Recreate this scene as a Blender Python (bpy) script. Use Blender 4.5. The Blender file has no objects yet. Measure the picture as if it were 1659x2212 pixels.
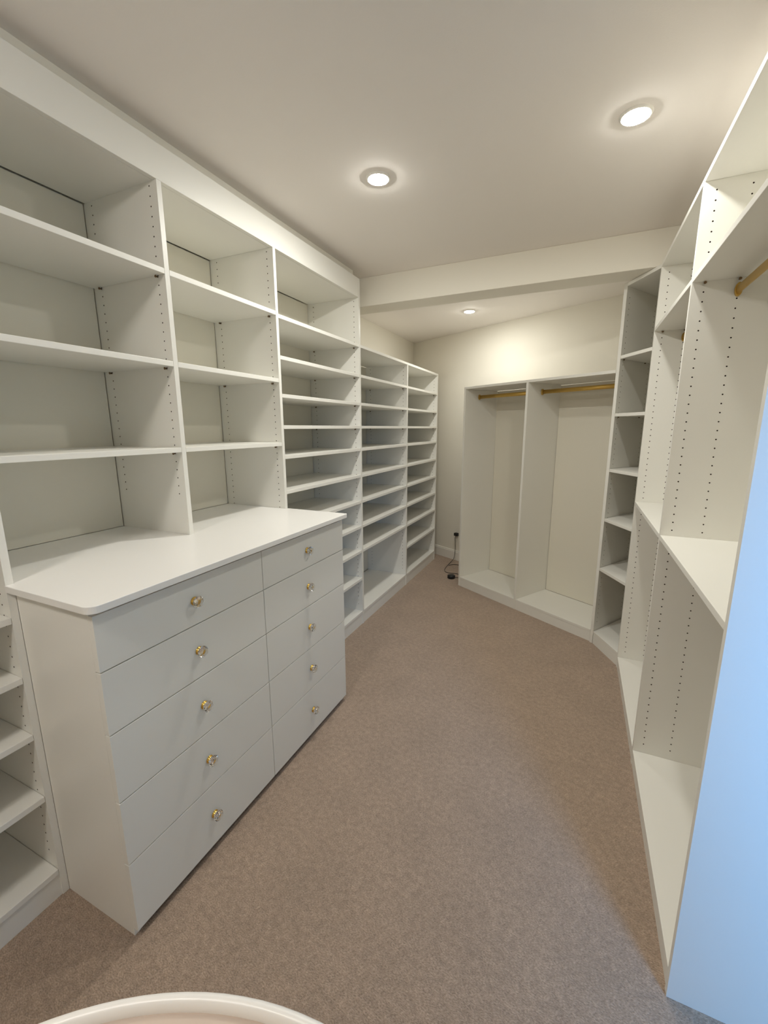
import bpy, bmesh, math, random
from mathutils import Vector, Matrix
random.seed(7)
S = bpy.context.scene
COL = S.collection

# ------------------------------------------------------------------ camera, world, exposure
FPX = 911.88
PITCH, ROLL, YAW = -0.195813, -0.003688, 0.428262
cd = bpy.data.cameras.new('camera'); cam = bpy.data.objects.new('camera', cd); COL.objects.link(cam)
cd.sensor_fit = 'VERTICAL'; cd.sensor_height = 36.0; cd.lens = FPX / 2212 * 36.0
cd.clip_start = 0.02; cd.clip_end = 50
fw = Vector((-math.sin(YAW)*math.cos(PITCH), math.cos(YAW)*math.cos(PITCH), math.sin(PITCH)))
r = Vector((math.cos(YAW), math.sin(YAW), 0)); u = r.cross(fw)
rr = math.cos(ROLL)*r + math.sin(ROLL)*u; uu = -math.sin(ROLL)*r + math.cos(ROLL)*u
M = Matrix(((rr.x, uu.x, -fw.x), (rr.y, uu.y, -fw.y), (rr.z, uu.z, -fw.z)))
cam.matrix_world = Matrix.Translation((1.4004, -0.4171, 1.4699)) @ M.to_4x4()
S.camera = cam
S.view_settings.view_transform = 'Standard'; S.view_settings.look = 'None'
S.view_settings.gamma = 1.0; S.view_settings.use_curve_mapping = False
S.view_settings.exposure = 0.88
S.cycles.max_bounces = 14; S.cycles.diffuse_bounces = 9; S.cycles.glossy_bounces = 5
S.cycles.transmission_bounces = 8; S.cycles.caustics_refractive = True; S.cycles.caustics_reflective = False
S.cycles.sample_clamp_indirect = 6.0
try:
    S.cycles.use_denoising = True
except Exception:
    pass
W = bpy.data.worlds.new('sky'); S.world = W; W.use_nodes = True
W.node_tree.nodes['Background'].inputs[0].default_value = (0.45, 0.65, 1.0, 1)
W.node_tree.nodes['Background'].inputs[1].default_value = 0.5
LAMP_COL = (0.975, 0.96, 0.885)
LAMP_STRENGTH = 440.0
FILL_STRENGTH = 36.0
DAY_COL = (0.12, 0.45, 1.0)
DAY_POWER = 13.0
# daylight entering through the window of the entry side, behind and right of the camera
ld = bpy.data.lights.new('daylight', 'AREA'); ld.shape = 'RECTANGLE'; ld.size = 0.62; ld.size_y = 0.9
ld.spread = math.radians(115); ld.color = DAY_COL; ld.energy = DAY_POWER
lo = bpy.data.objects.new('daylight', ld); COL.objects.link(lo)
lo.location = (2.52, -0.66, 1.62); lo.rotation_euler = (math.radians(52), 0, 0)

# ------------------------------------------------------------------ materials
def mat(name, col, rough=0.5, spec=0.5, metal=0.0, var=0.0, vscale=6.0, bump=0.0, bscale=200.0, trans=0.0, ior=1.45, coat=0.0):
    m = bpy.data.materials.new(name); m.use_nodes = True
    nt = m.node_tree; b = nt.nodes['Principled BSDF']
    b.inputs['Base Color'].default_value = (*col, 1); b.inputs['Roughness'].default_value = rough
    b.inputs['Specular IOR Level'].default_value = spec; b.inputs['Metallic'].default_value = metal
    b.inputs['Transmission Weight'].default_value = trans; b.inputs['IOR'].default_value = ior
    b.inputs['Coat Weight'].default_value = coat
    tc = nt.nodes.new('ShaderNodeTexCoord')
    if var:
        n = nt.nodes.new('ShaderNodeTexNoise'); n.inputs['Scale'].default_value = vscale; n.inputs['Detail'].default_value = 4
        nt.links.new(tc.outputs['Object'], n.inputs['Vector'])
        mx = nt.nodes.new('ShaderNodeMixRGB'); mx.inputs[1].default_value = (*[c*(1-var) for c in col], 1); mx.inputs[2].default_value = (*[min(1, c*(1+var)) for c in col], 1)
        nt.links.new(n.outputs['Fac'], mx.inputs[0]); nt.links.new(mx.outputs[0], b.inputs['Base Color'])
    if bump:
        n2 = nt.nodes.new('ShaderNodeTexNoise'); n2.inputs['Scale'].default_value = bscale; n2.inputs['Detail'].default_value = 3
        nt.links.new(tc.outputs['Object'], n2.inputs['Vector'])
        bp = nt.nodes.new('ShaderNodeBump'); bp.inputs['Strength'].default_value = bump; bp.inputs['Distance'].default_value = 0.002
        nt.links.new(n2.outputs['Fac'], bp.inputs['Height']); nt.links.new(bp.outputs[0], b.inputs['Normal'])
    return m

M_WHITE = mat('white_melamine', (0.80, 0.79, 0.745), 0.38, 0.45, var=0.012, vscale=3, bump=0.04, bscale=900)
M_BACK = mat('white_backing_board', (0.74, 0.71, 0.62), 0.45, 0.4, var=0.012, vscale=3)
M_TOP = mat('white_countertop_laminate', (0.83, 0.82, 0.80), 0.30, 0.5, var=0.01, vscale=4)
M_WALL = mat('cream_wall_paint', (0.80, 0.77, 0.69), 0.75, 0.25, var=0.012, vscale=2, bump=0.12, bscale=260)
M_CEIL = mat('ceiling_paint', (0.84, 0.80, 0.76), 0.85, 0.2, var=0.01, vscale=2, bump=0.10, bscale=220)
M_TRIM = mat('white_trim_paint', (0.82, 0.80, 0.75), 0.4, 0.4, var=0.01)
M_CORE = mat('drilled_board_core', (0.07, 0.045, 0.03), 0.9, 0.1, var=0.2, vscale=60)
M_PIN = mat('bronze_shelf_pin', (0.20, 0.13, 0.07), 0.4, 0.5, metal=0.7, var=0.05)
M_GOLD = mat('satin_gold_metal', (0.62, 0.41, 0.11), 0.38, 0.5, metal=0.75, var=0.03, vscale=30)
M_BRASS = mat('polished_gold_metal', (0.85, 0.55, 0.13), 0.16, 0.5, metal=1.0, var=0.03, vscale=40)
M_CRYSTAL = mat('clear_crystal', (1, 1, 1), 0.0, 0.5, trans=1.0, ior=1.52, var=0.0)
M_BLACK = mat('black_plastic', (0.012, 0.012, 0.013), 0.35, 0.5, var=0.1, vscale=50)
M_PLINTH = mat('grey_plinth_board', (0.32, 0.30, 0.27), 0.6, 0.3, var=0.02)
M_TAN = mat('tan_table_top', (0.60, 0.49, 0.41), 0.5, 0.4, var=0.03, vscale=8)
M_RIM = mat('white_lacquer', (0.86, 0.83, 0.79), 0.3, 0.5, var=0.01)
M_GLASS = mat('window_glass', (1, 1, 1), 0.0, 0.5, trans=1.0, ior=1.0)

def emis(name, col, st):
    m = bpy.data.materials.new(name); m.use_nodes = True; nt = m.node_tree
    nt.nodes.remove(nt.nodes['Principled BSDF'])
    e = nt.nodes.new('ShaderNodeEmission'); e.inputs[0].default_value = (*col, 1); e.inputs[1].default_value = st
    nt.links.new(e.outputs[0], nt.nodes['Material Output'].inputs['Surface'])
    return m
M_LAMP = emis('lit_lamp_diffuser', LAMP_COL, LAMP_STRENGTH)
M_LAMP2 = emis('lit_lamp_diffuser_right', LAMP_COL, LAMP_STRENGTH*.62)
M_LAMP3 = emis('lit_lamp_diffuser_far', LAMP_COL, LAMP_STRENGTH*.62)
M_FILL = emis('added_fill_dome', (1.0, 0.94, 0.86), FILL_STRENGTH)

def carpet():
    m = bpy.data.materials.new('taupe_carpet'); m.use_nodes = True; nt = m.node_tree; b = nt.nodes['Principled BSDF']
    b.inputs['Roughness'].default_value = 1.0; b.inputs['Specular IOR Level'].default_value = 0.05
    b.inputs['Sheen Weight'].default_value = 0.25; b.inputs['Sheen Roughness'].default_value = 0.6
    tc = nt.nodes.new('ShaderNodeTexCoord')
    def noise(scale, detail, stretch=(1, 1, 1), rough=0.6):
        mp = nt.nodes.new('ShaderNodeMapping'); mp.inputs['Scale'].default_value = stretch
        mp.inputs['Rotation'].default_value = (0, 0, 0.35)
        nt.links.new(tc.outputs['Object'], mp.inputs['Vector'])
        n = nt.nodes.new('ShaderNodeTexNoise'); n.inputs['Scale'].default_value = scale; n.inputs['Detail'].default_value = detail
        n.inputs['Roughness'].default_value = rough
        nt.links.new(mp.outputs[0], n.inputs['Vector']); return n
    fine = noise(230, 3, (0.75, 1.5, 1)); mid = noise(45, 4, (1, 1.3, 1)); big = noise(5, 5)
    r1 = nt.nodes.new('ShaderNodeValToRGB')
    r1.color_ramp.elements[0].position = 0.28; r1.color_ramp.elements[0].color = (0.215, 0.152, 0.105, 1)
    r1.color_ramp.elements[1].position = 0.68; r1.color_ramp.elements[1].color = (0.50, 0.37, 0.28, 1)
    nt.links.new(fine.outputs['Fac'], r1.inputs[0])
    def mul(src, n, lo_, hi_):
        mr = nt.nodes.new('ShaderNodeMapRange'); mr.inputs['From Min'].default_value = 0.3; mr.inputs['From Max'].default_value = 0.7
        mr.inputs['To Min'].default_value = lo_; mr.inputs['To Max'].default_value = hi_
        nt.links.new(n.outputs['Fac'], mr.inputs['Value'])
        mx = nt.nodes.new('ShaderNodeVectorMath'); mx.operation = 'SCALE'
        nt.links.new(src, mx.inputs[0]); nt.links.new(mr.outputs[0], mx.inputs['Scale']); return mx.outputs[0]
    c = mul(r1.outputs[0], mid, 0.82, 1.16); c = mul(c, big, 0.93, 1.07)
    nt.links.new(c, b.inputs['Base Color'])
    add = nt.nodes.new('ShaderNodeMath'); add.operation = 'ADD'
    nt.links.new(fine.outputs['Fac'], add.inputs[0]); nt.links.new(mid.outputs['Fac'], add.inputs[1])
    bp = nt.nodes.new('ShaderNodeBump'); bp.inputs['Strength'].default_value = 0.8; bp.inputs['Distance'].default_value = 0.006
    nt.links.new(add.outputs[0], bp.inputs['Height']); nt.links.new(bp.outputs[0], b.inputs['Normal'])
    return m
M_CARPET = carpet()

# ------------------------------------------------------------------ helpers
def box(bm, x0, x1, y0, y1, z0, z1):
    v = [bm.verts.new((x, y, z)) for x in (x0, x1) for y in (y0, y1) for z in (z0, z1)]
    for f in ((0, 1, 3, 2), (4, 6, 7, 5), (0, 4, 5, 1), (2, 3, 7, 6), (0, 2, 6, 4), (1, 5, 7, 3)):
        bm.faces.new([v[i] for i in f])
    return bm

def prism(bm, poly, z0, z1):
    a = [bm.verts.new((x, y, z0)) for x, y in poly]; b = [bm.verts.new((x, y, z1)) for x, y in poly]
    n = len(poly); bm.faces.new(a[::-1]); bm.faces.new(b)
    for i in range(n):
        bm.faces.new((a[i], a[(i+1) % n], b[(i+1) % n], b[i]))
    return bm

def lathe(bm, prof, n=32, axis='z', c=(0, 0, 0), mi=0, smooth=True):
    rings = []
    for rad, h in prof:
        ring = []
        for i in range(n):
            a = 2*math.pi*i/n
            p = (rad*math.cos(a), rad*math.sin(a), h)
            if axis == 'x': p = (h, rad*math.cos(a), rad*math.sin(a))
            if axis == 'y': p = (rad*math.sin(a), h, rad*math.cos(a))
            ring.append(bm.verts.new((c[0]+p[0], c[1]+p[1], c[2]+p[2])))
        rings.append(ring)
    for k in range(len(rings)-1):
        for i in range(n):
            f = bm.faces.new((rings[k][i], rings[k][(i+1) % n], rings[k+1][(i+1) % n], rings[k+1][i])); f.material_index = mi; f.smooth = smooth
    f = bm.faces.new(rings[0][::-1]); f.material_index = mi
    f = bm.faces.new(rings[-1]); f.material_index = mi
    return bm

def tube(bm, pts, rad, n=8):
    pts = [Vector(p) for p in pts]; rings = []
    for i, p in enumerate(pts):
        t = (pts[min(i+1, len(pts)-1)] - pts[max(i-1, 0)]).normalized()
        a = t.cross(Vector((0, 0, 1)) if abs(t.z) < .9 else Vector((1, 0, 0))).normalized(); b = t.cross(a)
        rings.append([bm.verts.new(p + rad*(math.cos(2*math.pi*k/n)*a + math.sin(2*math.pi*k/n)*b)) for k in range(n)])
    for i in range(len(rings)-1):
        for k in range(n):
            f = bm.faces.new((rings[i][k], rings[i][(k+1) % n], rings[i+1][(k+1) % n], rings[i+1][k])); f.smooth = True
    bm.faces.new(rings[0][::-1]); bm.faces.new(rings[-1])
    return bm

def spline(pts, m=8):
    P = [Vector(p) for p in pts]; P = [2*P[0]-P[1]] + P + [2*P[-1]-P[-2]]; out = []
    for i in range(1, len(P)-2):
        for k in range(m):
            t = k/m; a, b, c, d = P[i-1:i+3]
            out.append(.5*((2*b)+(c-a)*t+(2*a-5*b+4*c-d)*t*t+(3*b-a-3*c+d)*t**3))
    out.append(P[-2]); return out

def obj(name, bm, m, parent=None, bevel=0.0, loc=None, label=None, recalc=True):
    if recalc: bmesh.ops.recalc_face_normals(bm, faces=bm.faces)
    me = bpy.data.meshes.new(name); bm.to_mesh(me); bm.free()
    for x in (m if isinstance(m, (list, tuple)) else [m]): me.materials.append(x)
    o = bpy.data.objects.new(name, me); COL.objects.link(o)
    if parent: o.parent = parent
    if loc: o.location = loc
    if bevel:
        b = o.modifiers.new('edge', 'BEVEL'); b.width = bevel; b.segments = 2; b.limit_method = 'ANGLE'
    if label: o['label'] = label
    return o

def thing(name, label, cat, loc=(0, 0, 0), rz=0.0, group=None):
    o = bpy.data.objects.new(name, None); COL.objects.link(o); o.location = loc; o.rotation_euler = (0, 0, rz)
    o.empty_display_size = 0.1
    o['label'] = label; o['category'] = cat
    if group: o['group'] = group
    return o

def struct(name, bm, m, bevel=0):
    o = obj(name, bm, m, bevel=bevel); o['kind'] = 'structure'; return o

def hole_face(bm, o, wd, nd, Wd, z0, z1, cols, top, low, depth=0.008, rad=0.0027):
    """one long face of a panel with drilled shelf-pin holes on a 32 mm grid; nd points out of the face"""
    o, wd, nd = Vector(o), Vector(wd), Vector(nd); Z = Vector((0, 0, 1))
    def P(w, z, d=0.0): return bm.verts.new(o + wd*w + Z*z - nd*d)
    def quad(w0, w1, za, zb):
        if w1-w0 > 1e-6 and zb-za > 1e-6: bm.faces.new((P(w0, za), P(w1, za), P(w1, zb), P(w0, zb)))
    zs = []; z = top
    while z > low: zs.append(z); z -= 0.032
    ztop = zs[0]+0.016; zbot = zs[-1]-0.016; hw = 0.008
    ws = 0.0
    for c in cols:
        quad(ws, c-hw, z0, z1); quad(c-hw, c+hw, ztop, z1); quad(c-hw, c+hw, z0, zbot)
        for zc in zs:
            outer = [(c+hw, zc), (c+hw, zc+.016), (c, zc+.016), (c-hw, zc+.016), (c-hw, zc), (c-hw, zc-.016), (c, zc-.016), (c+hw, zc-.016)]
            ov = [P(*q) for q in outer]
            iv = [P(c+rad*math.cos(k*math.pi/4), zc+rad*math.sin(k*math.pi/4)) for k in range(8)]
            dv = [P(c+rad*math.cos(k*math.pi/4), zc+rad*math.sin(k*math.pi/4), depth) for k in range(8)]
            for k in range(8):
                j = (k+1) % 8
                bm.faces.new((ov[k], ov[j], iv[j], iv[k]))
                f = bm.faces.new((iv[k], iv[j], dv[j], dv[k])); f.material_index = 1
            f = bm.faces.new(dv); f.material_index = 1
        ws = c+hw
    quad(ws, Wd, z0, z1)

def drilled(bm, o, wd, nd, Wd, T, z0, z1, cols, top, low, front=True, back=True):
    """panel: front face at o (outward normal nd), thickness T the other way"""
    o, wd, nd = Vector(o), Vector(wd), Vector(nd); Z = Vector((0, 0, 1)); ob = o - nd*T
    if front: hole_face(bm, o, wd, nd, Wd, z0, z1, cols, top, low)
    else: bm.faces.new([bm.verts.new(p) for p in (o+Z*z0, o+wd*Wd+Z*z0, o+wd*Wd+Z*z1, o+Z*z1)])
    if back: hole_face(bm, ob, wd, -nd, Wd, z0, z1, cols, top, low)
    else: bm.faces.new([bm.verts.new(p) for p in (ob+Z*z0, ob+wd*Wd+Z*z0, ob+wd*Wd+Z*z1, ob+Z*z1)])
    for a, b, c, d in ((o+Z*z0, ob+Z*z0, ob+Z*z1, o+Z*z1), (o+wd*Wd+Z*z0, ob+wd*Wd+Z*z0, ob+wd*Wd+Z*z1, o+wd*Wd+Z*z1),
                       (o+Z*z1, ob+Z*z1, ob+wd*Wd+Z*z1, o+wd*Wd+Z*z1), (o+Z*z0, ob+Z*z0, ob+wd*Wd+Z*z0, o+wd*Wd+Z*z0)):
        bm.faces.new([bm.verts.new(p) for p in (a, b, c, d)])
    return bm

T = 0.019
D = 0.404

# ------------------------------------------------------------------ measured layout
P0, P1, P2, P3, P4, P5 = 0.168, 0.763, 1.382, 2.257, 3.148, 4.018     # P0 = right face; the rest = near faces
ZF, ZFB, ZC = 2.437, 2.319, 1.051
SH = [2.027, 1.832, 1.645, 1.487, 1.331, 1.144, 0.956, 0.771, 0.585, 0.371]
BASE = 0.105
ZCE, ZFAR = 2.495, 2.435
XR, Q1, Q2, Q3 = 1.722, 2.367, 1.517, 0.655
ZR = 2.307
YB = 2.428
WA, WB = Vector((-0.438, 4.449)), Vector((1.613, 3.392))
wdir = (WB-WA).normalized(); wn = Vector((-wdir.y, wdir.x))      # wn points away from the room
if wn.y < 0: wn = -wn
E0 = -2.6
XE = 3.42
YW = -0.36      # inner face of the wall with the window

YL = -0.70
T = 0.019
# ------------------------------------------------------------------ setting
bm = bmesh.new(); box(bm, -0.6, XE+.1, E0-.1, 5.0, -0.1, 0.0); struct('floor', bm, M_CARPET)
bm = bmesh.new(); box(bm, -0.6, XE+.1, E0-.1, YB+.09, ZCE, ZCE+.1); box(bm, -0.6, 3.0, YB+.09, 5.0, ZFAR, ZCE+.1)
struct('ceiling', bm, M_CEIL)
bm = bmesh.new(); box(bm, -0.56, -0.436, E0, 4.62, 0, ZCE); struct('wall_left', bm, M_WALL)
bm = bmesh.new(); a = WA-wdir*.2; b = WA+wdir*3.4
prism(bm, [tuple(a), tuple(b), tuple(b+wn*.12), tuple(a+wn*.12)], 0, ZCE); struct('wall_far', bm, M_WALL)
bm = bmesh.new(); box(bm, XR+D+.012, XR+D+.13, Q3+.12, 3.3, 0, ZCE); struct('wall_right', bm, M_WALL)
bm = bmesh.new(); box(bm, XR+D+.012, XE, Q3, Q3+.12, 0, ZCE); struct('wall_entry', bm, M_WALL)
bm = bmesh.new(); box(bm, -.44, 2.15, E0-.1, E0, 0, ZCE); struct('wall_back', bm, M_WALL)
# unseen wall with the daylight window, made deep so its jambs cut oblique rays
WX0, WX1, WZ0, WZ1 = 2.20, 2.84, 0.78, 2.12
bm = bmesh.new()
box(bm, 2.05, WX0, YW-.32, YW, 0, ZCE); box(bm, WX1, XE, YW-.32, YW, 0, ZCE)
box(bm, WX0, WX1, YW-.32, YW, 0, WZ0); box(bm, WX0, WX1, YW-.32, YW, WZ1, ZCE)
box(bm, 2.05, 2.15, E0, YW-.32, 0, ZCE)
struct('wall_window_side', bm, M_WALL)
bm = bmesh.new(); box(bm, XE, XE+.1, YW-.32, Q3+.12, 0, ZCE); struct('wall_entry_end', bm, M_WALL)
bm = bmesh.new()
for (x0, x1, z0, z1) in ((WX0, WX1, WZ0, WZ0+.04), (WX0, WX1, WZ1-.04, WZ1), (WX0, WX0+.04, WZ0+.04, WZ1-.04), (WX1-.04, WX1, WZ0+.04, WZ1-.04)):
    box(bm, x0, x1, YW-.30, YW-.25, z0, z1)
struct('window_1', bm, M_TRIM)
# dropped beam between the two ceiling heights
bm = bmesh.new(); box(bm, -0.436, XR+D+.012, YB, YB+.19, ZR+.002, ZCE); struct('trim_1', bm, M_WALL, bevel=.003)
bm = bmesh.new(); box(bm, -0.436, -0.05, YL-T, P3+T, ZF-.02, ZCE); struct('gap_filler', bm, M_WALL)  # filler added behind the fascia to lighten the dark band at the ceiling
# baseboard of the far wall, with a small stepped cap
bm = bmesh.new()
def strip(bm, off0, off1, z0, z1):
    a = WA+wdir*.0; b = WA+wdir*2.2
    prism(bm, [tuple(a-wn*off1), tuple(b-wn*off1), tuple(b-wn*off0), tuple(a-wn*off0)], z0, z1)
strip(bm, -.004, .014, 0, .098); strip(bm, -.004, .009, .098, .112)
struct('baseboard_far', bm, M_TRIM, bevel=.002)

# ------------------------------------------------------------------ left run of shelving
XF, XBK = -0.037, -0.357
def y_panel(name, parent, y, z0, z1, top, low, front=True, back=True, depth=D):
    """partition whose near face is at local y; drilled"""
    bm = bmesh.new()
    drilled(bm, (0, y, 0), (-1, 0, 0), (0, -1, 0), depth, T, z0, z1, (0.037, 0.357), top, low, front, back)
    return obj(name, bm, [M_WHITE, M_CORE], parent)

def y_shelf(parent, y0, y1, ztop, pins=False, name='shelf', x0=-D+.008, x1=0.0):
    bm = bmesh.new(); box(bm, x0, x1, y0+.0008, y1-.0008, ztop-T, ztop)
    s = obj(name, bm, M_WHITE, parent, bevel=.0012)
    if pins:
        for px in (XF, XBK):
            for yy, sg in ((y1, -1), (y0, 1)):
                bm = bmesh.new(); lathe(bm, [(.0028, 0), (.0028, sg*.009), (.0048, sg*.009), (.0048, sg*.0105)], 10, 'y', (px, yy-.0008*(1 if sg < 0 else -1), ztop-T-.0054))
                obj('shelf_pin', bm, M_PIN, s)
    return s

def y_back(parent, y0, y1, z0, z1):
    bm = bmesh.new(); box(bm, -D-.004, -D+.002, y0+.004, y1-.004, z0+.001, z1-.003); return obj('back_panel', bm, M_BACK, parent)

# far left unit, cut by the frame
YL = -0.70
u0 = thing('shelving_unit', 'white shoe shelving left of the drawers, cut off by the left edge of the photo', 'shelving', (0, YL, 0))
h = P0-T-YL
y_panel('side_panel', u0, h, 0, ZFB, 2.300, .14)
y_panel('side_panel', u0, -T, 0, ZFB, 2.300, .14)
for k, z in enumerate(SH):
    y_shelf(u0, 0, h, z)
y_shelf(u0, 0, h, ZFB+T-.0005, name='top_board', x1=-T-.0006); y_shelf(u0, 0, h, BASE-.006, name='base_board')
y_back(u0, 0, h, BASE, ZFB)
bm = bmesh.new(); box(bm, -.022, -.004, 0, h, 0, BASE-.006-T); obj('toe_board', bm, M_WHITE, u0)

# two hutches over the countertop
def hutch(label, ya, yb, divider):
    t = thing('hutch', label, 'shelving', (0, ya, ZC), group=None)
    w = yb-ya
    if divider: 
        bm = bmesh.new(); drilled(bm, (0, w, -ZC), (-1, 0, 0), (0, -1, 0), D, T, ZC, ZFB, (0.037, 0.357), 2.304, 1.20)
        obj('divider_panel', bm, [M_WHITE, M_CORE], t)
    for z in (2.036, 1.718, 1.400):
        y_shelf(t, 0, w, z-ZC, pins=True)
    y_shelf(t, 0, w + (T if divider else 0), ZFB+T-ZC, name='top_board', x1=-T-.0006)
    y_back(t, 0, w, 0, ZFB-ZC)
    return t
hutch('open white hutch with three shelves above the left drawers, the wider one near the camera', P0, P1, True)
hutch('open white hutch with three shelves above the right drawers, beside the tall shoe tower', P1+T, P2, False)

# tall tower of close-set shelves
tw = thing('shelving_unit', 'tall white ten-shelf shoe tower right of the drawers, ending at the beam', 'shelving', (0, P2, 0))
y_panel('side_panel', tw, 0, 0, ZFB, 2.304, .14)
bm = bmesh.new(); drilled(bm, (0, P3-P2, 0), (-1, 0, 0), (0, -1, 0), D, T, 0, ZF, (0.037, 0.357), 2.298, .14, True, True)
obj('side_panel', bm, [M_WHITE, M_CORE], tw)
for k, z in enumerate(SH): y_shelf(tw, T, P3-P2, z, pins=(z > 1.4))
y_shelf(tw, 0, P3-P2, ZFB+T, name='top_board', x1=-T-.0006); y_shelf(tw, T, P3-P2, BASE, name='base_board')
y_back(tw, T, P3-P2, BASE, ZFB)
bm = bmesh.new(); box(bm, -.022, -.004, T, P3-P2, 0, BASE-T); obj('toe_board', bm, M_WHITE, tw)

# lower shoe shelving beyond the beam, two bays
def low_unit(label, ya, yb, skip, top_from=0.0):
    t = thing('shelving_unit', label, 'shelving', (0, ya, 0)); w = yb-ya
    y_panel('side_panel', t, w, 0, SH[0]-T, 1.985, .14)
    y_shelf(t, -top_from, w+T, SH[0], name='top_board')
    for k, z in enumerate(SH[1:], 2):
        if k not in skip: y_shelf(t, 0, w, z, pins=(z > 1.4))
    y_shelf(t, 0, w, BASE, name='base_board'); y_back(t, 0, w, BASE, SH[0]-T)
    bm = bmesh.new(); box(bm, -.022, -.004, 0, w, 0, BASE-T); obj('toe_board', bm, M_WHITE, t)
low_unit('lower white shoe shelving just past the tall tower, with a double-height space at the bottom', P3+T, P4, (10,))
low_unit('lower white shoe shelving in the far left corner, shelves evenly spaced to the floor', P4+T, P5, ())

# fascia above the left run
fb = bmesh.new(); box(fb, -T, 0.0, YL-T, P3-.0005, ZFB+.0004, ZF)
fa = obj('fascia_board', fb, M_WHITE, bevel=.0012)
fa['label'] = 'long white fascia board above the left shelving, running up to the beam'; fa['category'] = 'fascia'

# ------------------------------------------------------------------ chest of drawers and countertop
XK, XD, XC = 0.319, 0.338, 0.371
DY0, DYS, DY1 = 0.168, 0.789, 1.398
DZ = [1.016, 0.859, 0.676, 0.467, 0.261, 0.026]
ch = thing('chest_of_drawers', 'white ten-drawer chest with crystal knobs standing under the countertop', 'chest of drawers', (0, DY0, 0))
W2 = DY1-DY0
bm = bmesh.new(); box(bm, 0.001, XK, 0, T, 0, ZC-.021); obj('side_panel', bm, M_WHITE, ch, bevel=.001)
bm = bmesh.new(); box(bm, 0.001, XK, W2-T, W2, 0, ZC-.021); obj('side_panel', bm, M_WHITE, ch, bevel=.001)
bm = bmesh.new(); box(bm, 0.001, XK-.002, DYS-DY0-.009, DYS-DY0+.009, .05, ZC-.021); obj('centre_panel', bm, M_WHITE, ch)
bm = bmesh.new(); box(bm, XK-.06, XK-.03, T, W2-T, 0, .06); obj('plinth', bm, M_PLINTH, ch)
bm = bmesh.new(); box(bm, 0.001, XK-.001, T, W2-T, ZC-.034, ZC-.021); obj('top_rail', bm, M_PLINTH, ch)
def knob(parent, yc, zc, rot):
    bm = bmesh.new()
    lathe(bm, [(.0135, 0), (.0135, .002), (.0115, .0035), (.0100, .0050), (.0105, .0080)], 24, 'x', (XD+.0003, yc, zc))
    base = obj('knob_base', bm, M_BRASS, parent, label='gold knob base')
    bm = bmesh.new(); x = XD+.0086; n = 8
    prof = [(.0120, 0), (.0175, .0060), (.0195, .0105), (.0170, .0150), (.0105, .0195)]
    rings = []
    for k, (rad, hh) in enumerate(prof):
        off = rot + (math.pi/n if k % 2 else 0)
        rings.append([bm.verts.new((x+hh, yc+rad*math.cos(off+2*math.pi*i/n), zc+rad*math.sin(off+2*math.pi*i/n))) for i in range(n)])
    for k in range(len(rings)-1):
        A, B = rings[k], rings[k+1]; s = 0 if k % 2 == 0 else 1
        for i in range(n):
            j = (i+1) % n
            if s == 0: bm.faces.new((A[i], A[j], B[i])); bm.faces.new((B[i], A[j], B[j]))
            else: bm.faces.new((A[i], B[j], B[i])); bm.faces.new((A[i], A[j], B[j]))
    bm.faces.new(rings[0][::-1]); bm.faces.new(rings[-1])
    obj('knob', bm, M_CRYSTAL, parent, label='clear faceted crystal knob')
KY = (0.470-DY0, 1.084-DY0)
for ci, (ya, yb) in enumerate(((0, DYS-DY0), (DYS-DY0, W2))):
    for k in range(5):
        bm = bmesh.new(); g = .0017
        box(bm, XK+.0006, XD, ya+g*(ci == 1), yb-g*(ci == 0), DZ[k+1]+g, DZ[k]-g)
        box(bm, .05, XK+.0006, ya+.035, yb-.035, DZ[k+1]+.03, DZ[k]-.035)
        dr = obj('drawer', bm, M_WHITE, ch, bevel=.0008)
        knob(dr, KY[ci], (DZ[k]+DZ[k+1])/2+.002, .2+.37*k+ci)
# countertop: T-shaped slab, runs back under the hutches
arc = [(XC-.03+.03*math.sin(a), .146+.03-.03*math.cos(a)) for a in [i*math.pi/16 for i in range(9)]]
poly = [(-D+.002, P0+.0006), (0.0006, P0+.0006), (0.0006, .146)] + arc + [(XC, 1.390), (XC-.006, 1.397), (0.0006, 1.397), (0.0006, P2-.0006), (-D+.002, P2-.0006)]
bm = bmesh.new(); prism(bm, poly, ZC-.0205, ZC-.0003)
ct = obj('countertop', bm, M_TOP, bevel=.0015)
ct['label'] = 'white countertop slab over the drawers with a rounded front corner'; ct['category'] = 'countertop'

# ------------------------------------------------------------------ gold rod
def rod(parent, p0, p1):
    """oval rod with end cups between local points p0, p1"""
    p0, p1 = Vector(p0), Vector(p1); d = (p1-p0); L = d.length; ex = d.normalized(); ey = Vector((0, 0, 1)).cross(ex)
    def oval(bm, a, b, hw, hh, n=20):
        ra = [bm.verts.new(a+ey*hw*math.cos(2*math.pi*i/n)+Vector((0, 0, 1))*hh*math.sin(2*math.pi*i/n)) for i in range(n)]
        rb = [bm.verts.new(b+ey*hw*math.cos(2*math.pi*i/n)+Vector((0, 0, 1))*hh*math.sin(2*math.pi*i/n)) for i in range(n)]
        for i in range(n):
            f = bm.faces.new((ra[i], ra[(i+1) % n], rb[(i+1) % n], rb[i])); f.smooth = True
        bm.faces.new(ra[::-1]); bm.faces.new(rb)
    bm = bmesh.new(); oval(bm, p0+ex*.001, p1-ex*.001, .0075, .015)
    r_ = obj('hanging_rod', bm, M_GOLD, parent, label='flat oval satin gold hanging rod')
    for a, s in ((p0, 1), (p1, -1)):
        bm = bmesh.new(); oval(bm, a+ex*.0004*s, a+ex*.012*s, .011, .0225); obj('rod_socket', bm, M_GOLD, r_, bevel=.001)

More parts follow.
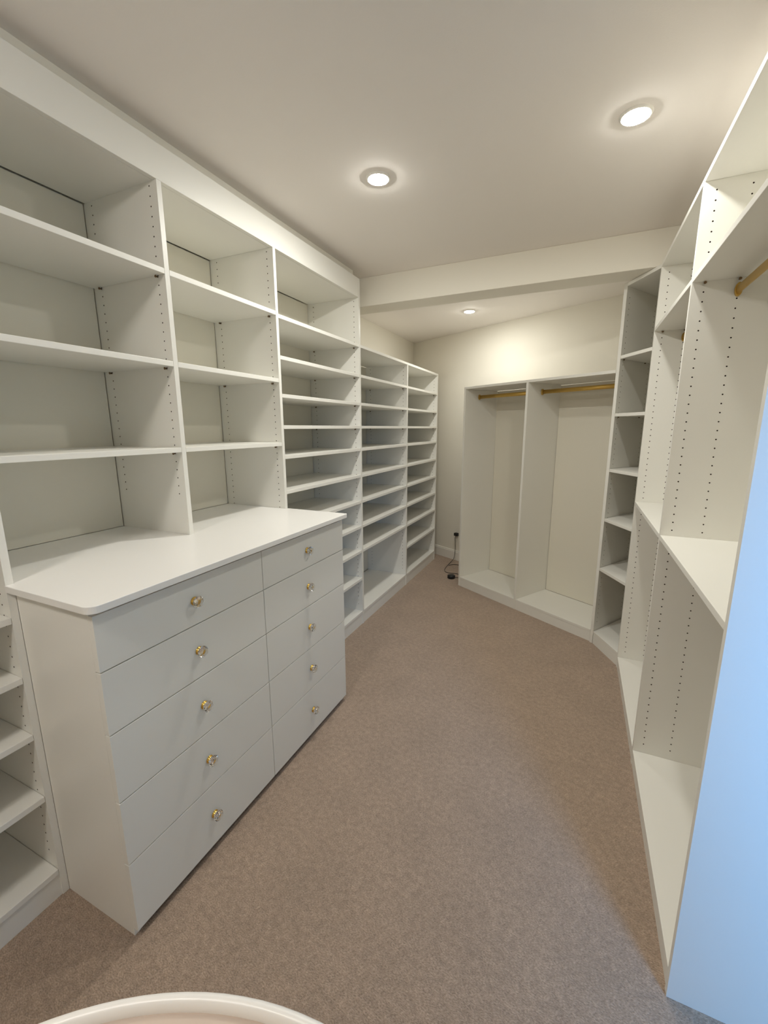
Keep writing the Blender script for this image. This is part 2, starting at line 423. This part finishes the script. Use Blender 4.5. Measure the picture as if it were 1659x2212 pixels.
# ------------------------------------------------------------------ far angled wardrobe, two bays
Lp = Vector((0.457, 3.343)); A = Vector((1.591, 2.639))
fdir = (Vector((1.575, 2.660))-Lp).normalized(); fn = Vector((-fdir.y, fdir.x))
ang = math.atan2(fdir.y, fdir.x); LW = (Vector((1.575, 2.660))-Lp).length
ZW = 1.819; WBASE = 0.088
MID = 0.648
def wardrobe(label, x0, x1, left):
    o = Lp+fdir*x0; t = thing('wardrobe', label, 'wardrobe', (o.x, o.y, 0), ang); w = x1-x0
    bm = bmesh.new(); box(bm, 0, T, 0, D, 0, ZW-T-.0003)
    obj('side_panel', bm, M_WHITE, t, bevel=.001)
    bm = bmesh.new(); box(bm, 0, w-.0006, 0, D, ZW-T, ZW); obj('top_board', bm, M_WHITE, t, bevel=.001)
    bm = bmesh.new(); box(bm, T+.0006, w-.0006, 0, D-.008, WBASE-T, WBASE); obj('base_board', bm, M_WHITE, t, bevel=.001)
    bm = bmesh.new(); box(bm, T+.003, w-.003, D-.006, D, WBASE+.001, ZW-T-.003); obj('back_panel', bm, M_BACK, t)
    bm = bmesh.new(); box(bm, T+.0006, w-.0006, .002, .020, 0, WBASE-T-.0005); obj('toe_board', bm, M_WHITE, t)
    rod(t, (T, .165, 1.738), (w-.001, .165, 1.738))
wardrobe('open white wardrobe bay with a gold rod, left of the far pair, beside the cord', 0, MID, True)
wardrobe('open white wardrobe bay with a gold rod against the corner tower, right of the pair', MID, LW-.001, False)

# ------------------------------------------------------------------ angled corner tower
ct_ = thing('corner_tower', 'narrow white angled corner shelf tower between the wardrobe and the right-hand units', 'shelving', (A.x, A.y, 0))
def loc2(p): return (p[0]-A.x, p[1]-A.y)
Aback = A+fn*D
bm = bmesh.new()
drilled(bm, (0, 0, 0), (fn.x, fn.y, 0), (fdir.x, fdir.y, 0), D, T, 0, ZR-T-.0005, (0.037, 0.357), 2.23, .14, True, False)
obj('side_panel', bm, [M_WHITE, M_CORE], ct_)
qr = (XR, Q1+T)
XRB = XR+D
poly = [(A.x, A.y), qr, (XRB-.01, Q1+T+.0008), (XRB-.01, Aback.y-.01), (Aback.x, Aback.y-.01)]
def inset(poly):
    return [loc2(p) for p in poly]
tp = inset([(A.x-.016, A.y+.010), (A.x, A.y), qr, (XRB-.01, Q1+T+.0008), (XRB-.01, Aback.y-.01), (Aback.x-.016, Aback.y)])
bm = bmesh.new(); prism(bm, tp, ZR-T, ZR); obj('top_board', bm, M_WHITE, ct_, bevel=.001)
ip = inset([(A.x+.001, A.y+.0005), (qr[0]+.001, qr[1]+.0008), (XRB-.012, Q1+T+.0008), (XRB-.012, Aback.y-.012), (Aback.x+.002, Aback.y-.012)])
for z in (1.898, 1.555, 1.209, 0.885, 0.547):
    bm = bmesh.new(); prism(bm, ip, z-T, z); s = obj('shelf', bm, M_WHITE, ct_, bevel=.001)
    if z > 1.4:
        for d_ in (.037, .30):
            c = A+fn*d_+fdir*.004; bm = bmesh.new(); lathe(bm, [(.0048, -.0054), (.0048, .0)], 10, 'z', (*loc2(c), z-T-.0004))
            obj('shelf_pin', bm, M_PIN, s)
bm = bmesh.new(); prism(bm, ip, WBASE-T, WBASE); obj('base_board', bm, M_WHITE, ct_, bevel=.001)
f2 = (Vector(qr)-A).normalized(); n2 = Vector((-f2.y, f2.x))
bm = bmesh.new(); prism(bm, inset([A+f2*.001+n2*.002, Vector(qr)-f2*.001+n2*.002, Vector(qr)-f2*.001+n2*.02, A+f2*.001+n2*.02]), 0, WBASE-T-.0005); obj('toe_board', bm, M_WHITE, ct_)
bm = bmesh.new(); box(bm, XRB-.008-A.x, XRB-A.x, Q1+T+.003-A.y, Aback.y-A.y, WBASE, ZR-T-.002); box(bm, Aback.x-A.x, XRB-.008-A.x, Aback.y-.008-A.y, Aback.y-A.y, WBASE, ZR-T-.002)
obj('back_panel', bm, M_BACK, ct_)

# ------------------------------------------------------------------ right run, two bays
def right_unit(label, ya, yb, end):
    t = thing('hanging_unit', label, 'wardrobe', (XR, ya, 0)); w = yb-ya     # partition occupies yb .. yb+T
    bm = bmesh.new(); drilled(bm, (0, w, 0), (1, 0, 0), (0, -1, 0), D, T, 0, ZR-T-.0005, (0.037, 0.135, 0.367), 2.257, .10, True, True)
    obj('side_panel', bm, [M_WHITE, M_CORE], t)
    y0 = T if end else 0
    bm = bmesh.new(); box(bm, 0, D-.008, 0 if end else .0006, w+T, ZR-T, ZR); obj('top_board', bm, M_WHITE, t, bevel=.001)
    for z in (1.990, 1.050):
        bm = bmesh.new(); box(bm, 0, D-.008, y0+.0008, w-.0008, z-T, z); s = obj('shelf', bm, M_WHITE, t, bevel=.0012)
        if z > 1.4:
            for px in (.037, .135):
                bm = bmesh.new(); lathe(bm, [(.0028, 0), (.0028, -.009), (.0048, -.009), (.0048, -.0105)], 10, 'y', (px, w-.0004, z-T-.0054)); obj('shelf_pin', bm, M_PIN, s)
    bm = bmesh.new(); box(bm, 0, D-.008, y0+.0008, w-.0008, .071-T, .071); obj('base_board', bm, M_WHITE, t, bevel=.001)
    bm = bmesh.new(); box(bm, D-.006, D, y0+.003, w-.003, .072, ZR-T-.003); obj('back_panel', bm, M_BACK, t)
    bm = bmesh.new(); box(bm, .003, .02, y0, w, 0, .071-T-.0005); obj('toe_board', bm, M_WHITE, t)
    if end:
        bm = bmesh.new(); drilled(bm, (0, T, 0), (1, 0, 0), (0, 1, 0), D, T, 0, ZR-T-.0005, (0.037, 0.135, 0.367), 2.257, .10, True, False)
        obj('end_panel', bm, [M_WHITE, M_CORE], t, label='end panel facing the camera, lit blue by daylight')
    rod(t, (.135, y0, 1.932), (.135, w, 1.932))
right_unit('white double-hang bay with drilled panels next to the corner tower, on the right', Q2+T, Q1, False)
right_unit('nearest white double-hang bay at the right edge, ending in the blue-lit end panel', Q3, Q2, True)

# ------------------------------------------------------------------ recessed downlights
def downlight(label, x, y, z, s=1.0, lamp=None):
    t = thing('ceiling_downlight', label, 'light', (x, y, z), group='recessed ceiling downlights')
    bm = bmesh.new(); n = 40
    prof = [(.041*s, -.001), (.043*s, -.0068), (.047*s, -.0060), (.051*s, -.001), (.051*s, 0.0)]
    rings = [[bm.verts.new((rad*math.cos(2*math.pi*i/n), rad*math.sin(2*math.pi*i/n), hh)) for i in range(n)] for rad, hh in prof]
    for k in range(len(rings)-1):
        for i in range(n):
            f = bm.faces.new((rings[k][i], rings[k][(i+1) % n], rings[k+1][(i+1) % n], rings[k+1][i])); f.smooth = True
    obj('trim_ring', bm, M_TRIM, t)
    bm = bmesh.new()
    dome = [(.041*s, -.0045), (.0395*s, -.0075), (.031*s, -.0095), (.016*s, -.0105)]
    rings = [[bm.verts.new((rad*math.cos(2*math.pi*i/n), rad*math.sin(2*math.pi*i/n), hh)) for i in range(n)] for rad, hh in dome]
    for k in range(len(rings)-1):
        for i in range(n):
            f = bm.faces.new((rings[k][(i+1) % n], rings[k][i], rings[k+1][i], rings[k+1][(i+1) % n])); f.smooth = True
    bm.faces.new(rings[-1][::-1])
    obj('diffuser', bm, lamp or M_LAMP, t, recalc=False)
downlight('lit round ceiling downlight above the carpet near the drawers, left of the front two', .552, 1.396, ZCE)
downlight('lit round ceiling downlight close to the right-hand units, highest in the photo', 1.490, 1.429, ZCE, lamp=M_LAMP2)
downlight('lit round ceiling downlight beyond the beam, seen at a low angle over the far wardrobe', .476, 3.354, ZFAR, lamp=M_LAMP3)
fl = thing('added_fill_lamp', 'added unseen dome lamp behind the camera that brightens the ceiling and left fascia', 'light', (.58, -.95, ZCE))  # added fill lamp, out of view, lifts the brightness of ceiling and near fascia
bm = bmesh.new(); lathe(bm, [(.165, -.0005), (.165, -.018), (.155, -.024)], 48, 'z'); obj('base', bm, M_TRIM, fl)
bm = bmesh.new(); lathe(bm, [(.150, -.0245), (.148, -.045), (.130, -.070), (.095, -.088), (.045, -.097)], 48, 'z'); obj('shade', bm, M_FILL, fl)


# ------------------------------------------------------------------ black cord device on the floor
# picture points turned once into places on the floor, kept here as metres
cg = thing('charger', 'small round black device with thin cord plugged in low beside the far wardrobe', 'charger', (.345, 3.505, 0))
def rel(p): return (p[0]-.345, p[1]-3.505, p[2])
bm = bmesh.new(); lathe(bm, [(.034, .0005), (.038, .004), (.038, .028), (.034, .032), (.012, .033)], 36, 'z'); obj('puck', bm, M_BLACK, cg)
bm = bmesh.new()
CA = [(.225, 4.088, .288), (.222, 4.075, .262), (.227, 4.066, .21), (.230, 4.060, .12), (.226, 4.03, .04), (.205, 3.94, .006), (.205, 3.80, .004), (.219, 3.70, .004),
      (.262, 3.640, .004), (.36, 3.640, .004), (.42, 3.62, .004), (.425, 3.55, .004), (.375, 3.505, .012)]
CB = [(.215, 3.86, .008), (.26, 3.92, .005), (.32, 3.925, .004), (.40, 3.90, .004), (.45, 3.84, .004)]
tube(bm, [rel(p) for p in spline(CA)], .0028); tube(bm, [rel(p) for p in spline(CB)], .0028)
obj('cord', bm, M_BLACK, cg)
pa = math.atan2(wdir.y, wdir.x)
pc = WA+wdir*((.241-WA.x)/wdir.x)
bm = bmesh.new(); box(bm, -.020, .022, -.038, -.002, -.017, .017)
bmesh.ops.rotate(bm, verts=bm.verts, cent=(0, 0, 0), matrix=Matrix.Rotation(pa, 3, 'Z'))
bmesh.ops.translate(bm, verts=bm.verts, vec=(pc.x-.345, pc.y-3.505, .305)); obj('plug', bm, M_BLACK, cg, bevel=.004)

# ------------------------------------------------------------------ round table right below the camera
tb = thing('round_table', 'round white-rimmed table with a tan top, cut off by the bottom edge', 'table', (1.214, -.625, 0))
R0 = .535
bm = bmesh.new(); lathe(bm, [(R0-.02, .722), (R0-.002, .722), (R0-.002, .735), (R0-.02, .738)], 96, 'z'); obj('table_top', bm, M_TAN, tb)
bm = bmesh.new(); n = 128; m_ = 12
vs = [[bm.verts.new(((R0-.009+.009*math.cos(2*math.pi*j/m_))*math.cos(2*math.pi*i/n), (R0-.009+.009*math.cos(2*math.pi*j/m_))*math.sin(2*math.pi*i/n), .737+.014*math.sin(2*math.pi*j/m_))) for j in range(m_)] for i in range(n)]
for i in range(n):
    for j in range(m_):
        f = bm.faces.new((vs[i][j], vs[(i+1) % n][j], vs[(i+1) % n][(j+1) % m_], vs[i][(j+1) % m_])); f.smooth = True
obj('rim', bm, M_RIM, tb, label='raised white rim')
bm = bmesh.new(); lathe(bm, [(.045, .02), (.035, .05), (.03, .30), (.035, .66), (.12, .722)], 32, 'z'); obj('pedestal', bm, M_RIM, tb)
bm = bmesh.new(); lathe(bm, [(.24, 0.0), (.24, .008), (.20, .016), (.06, .024)], 48, 'z'); obj('foot', bm, M_RIM, tb)
